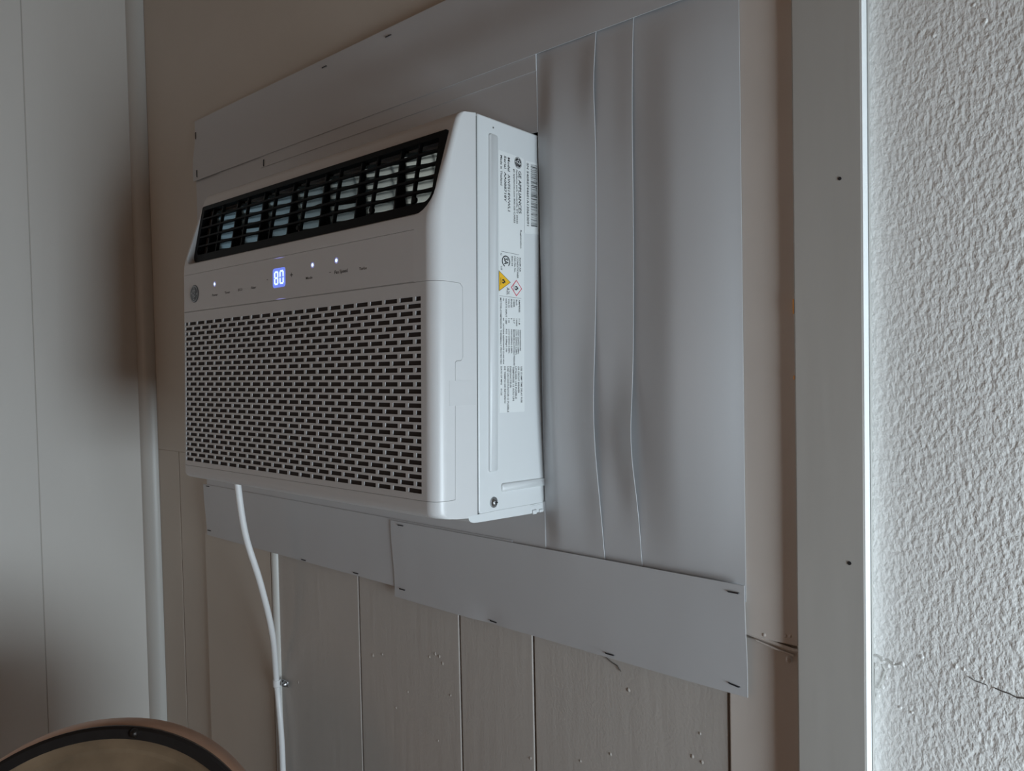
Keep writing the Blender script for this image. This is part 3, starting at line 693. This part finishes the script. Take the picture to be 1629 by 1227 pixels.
# ------------------------------------------------------------------ cord and clamp
def spline(pts, n=10):
    out = []
    P = [Vector(p) for p in pts]; P = [P[0] * 2 - P[1]] + P + [P[-1] * 2 - P[-2]]
    for i in range(1, len(P) - 2):
        for k in range(n):
            t = k / n; a, b_, c, d = P[i - 1:i + 3]
            out.append(.5 * ((2 * b_) + (c - a) * t + (2 * a - 5 * b_ + 4 * c - d) * t * t + (3 * b_ - 3 * c + d - a) * t ** 3))
    return out + [P[-2]]
# the cord leaves the unit's underside and comes to the wall at the clamp
cordp = [(-1.158, -.131, 1.287), (-1.163, -.130, 1.257), (-1.168, -.116, 1.167), (-1.172, -.088, 1.074), (-1.202, -.050, .9665), (-1.2495, -.0155, .854), (-1.243, -.014, .775), (-1.239, -.014, .682), (-1.238, -.014, .40), (-1.25, -.03, .10), (-1.27, -.06, .0062)]
pw = tag(MB().tube(spline(cordp, 8), .0056, 14).build('power_cord', M_CORD, None, smooth=60), 'thick white power cord hanging from the unit and running down the wall', 'cord')
ck = empty('cable_clamp', (-1.2485, -.0152, .851)); tag(ck, 'white cable clamp with a steel screw holding the cord to the wall', 'clamp')
MB().lathe([(.0066, -.007), (.0078, -.006), (.0078, .006), (.0066, .007), (.0057, .007), (.0057, -.007)], 20, 2, (0, 0, 0), closed=True).build('clamp_band', M_CORD, ck, smooth=30)
MB().box(.004, .024, .0075, .0105, -.006, .006).build('clamp_ear', M_SCREW, ck, bevel=.001)
MB().lathe([(.0001, -.0135), (.003, -.013), (.0052, -.010), (.0058, -.0075), (.0058, -.006), (.0001, -.006)], 18, 1, (.017, .0135, 0)).build('clamp_screw', M_SCREW, ck, smooth=40)

# ------------------------------------------------------------------ copper drum with the riveted iron band
DC = Vector((-1.035, -.427, .742))
to_cam = Vector((CP.x - DC.x, CP.y - DC.y, 0)); ang = math.atan2(to_cam.y, to_cam.x) - math.radians(14)
DR = empty('copper_drum', (DC.x, DC.y, .488)); tag(DR, 'round copper case with a dark riveted iron band, low at the left corner', 'copper case')
DR.rotation_euler = (0, 0, ang + math.pi / 2)       # local -Y faces the viewer side
hz = DC.z - .488; TD = math.radians(-20)
def seat(o): o.location = (0, 0, hz); o.rotation_euler = (TD, 0, 0); return o
def dl(prof, name, m, n=96, sm_=40, c=(0, 0, 0)): return seat(MB().lathe(prof, n, 1, c, closed=prof[0][0] > .01).build(name, m, DR, smooth=sm_))
dl([(.2290, -.026), (.2325, -.022), (.2360, -.008), (.2375, .010), (.2350, .045), (.2200, .085), (.18, .11), (.0001, .115), (.0001, .10), (.17, .095), (.21, .07), (.2240, .04), (.2270, 0)], 'copper_case', M_COPPER)
dl([(.2150, -.036), (.2270, -.038), (.2310, -.035), (.2310, -.018), (.2150, -.018)], 'iron_band', M_IRON)
dl([(.2155, -.026), (.20, -.014), (.12, .010), (.0001, .02), (.0001, .025), (.12, .015), (.2155, -.02)], 'brass_dish', M_BRASS)
for k in range(8):
    a = math.radians(90 - 14 + 45 * k)
    dl([(.0001, -.0070), (.0030, -.0064), (.0055, -.0040), (.0066, 0), (.0066, .002), (.0001, .002)], 'rivet', M_IRON, 16, 60, (.2230 * math.cos(a), -.0372, .2230 * math.sin(a)))
dl([(.0001, -.05), (.035, -.048), (.045, -.03), (.045, .012), (.0001, .014)], 'hub', M_IRON, 32)
# foot and stand (below the frame)
MB().box(-.12, .12, -.06, .07, 0, .036).build('foot', M_IRON, DR, bevel=.003)
st = empty('side_table', (DC.x, DC.y, 0)); tag(st, 'dark wooden stand carrying the copper case below the frame', 'table')
MB().box(-.2, .2, -.2, .2, .463, .488).build('table_top', M_WOOD, st, bevel=.003)
for sx in (-1, 1):
    for sy in (-1, 1): MB().box(sx * .17 - .018, sx * .17 + .018, sy * .17 - .018, sy * .17 + .018, 0, .463).build('leg', M_WOOD, st, bevel=.002)
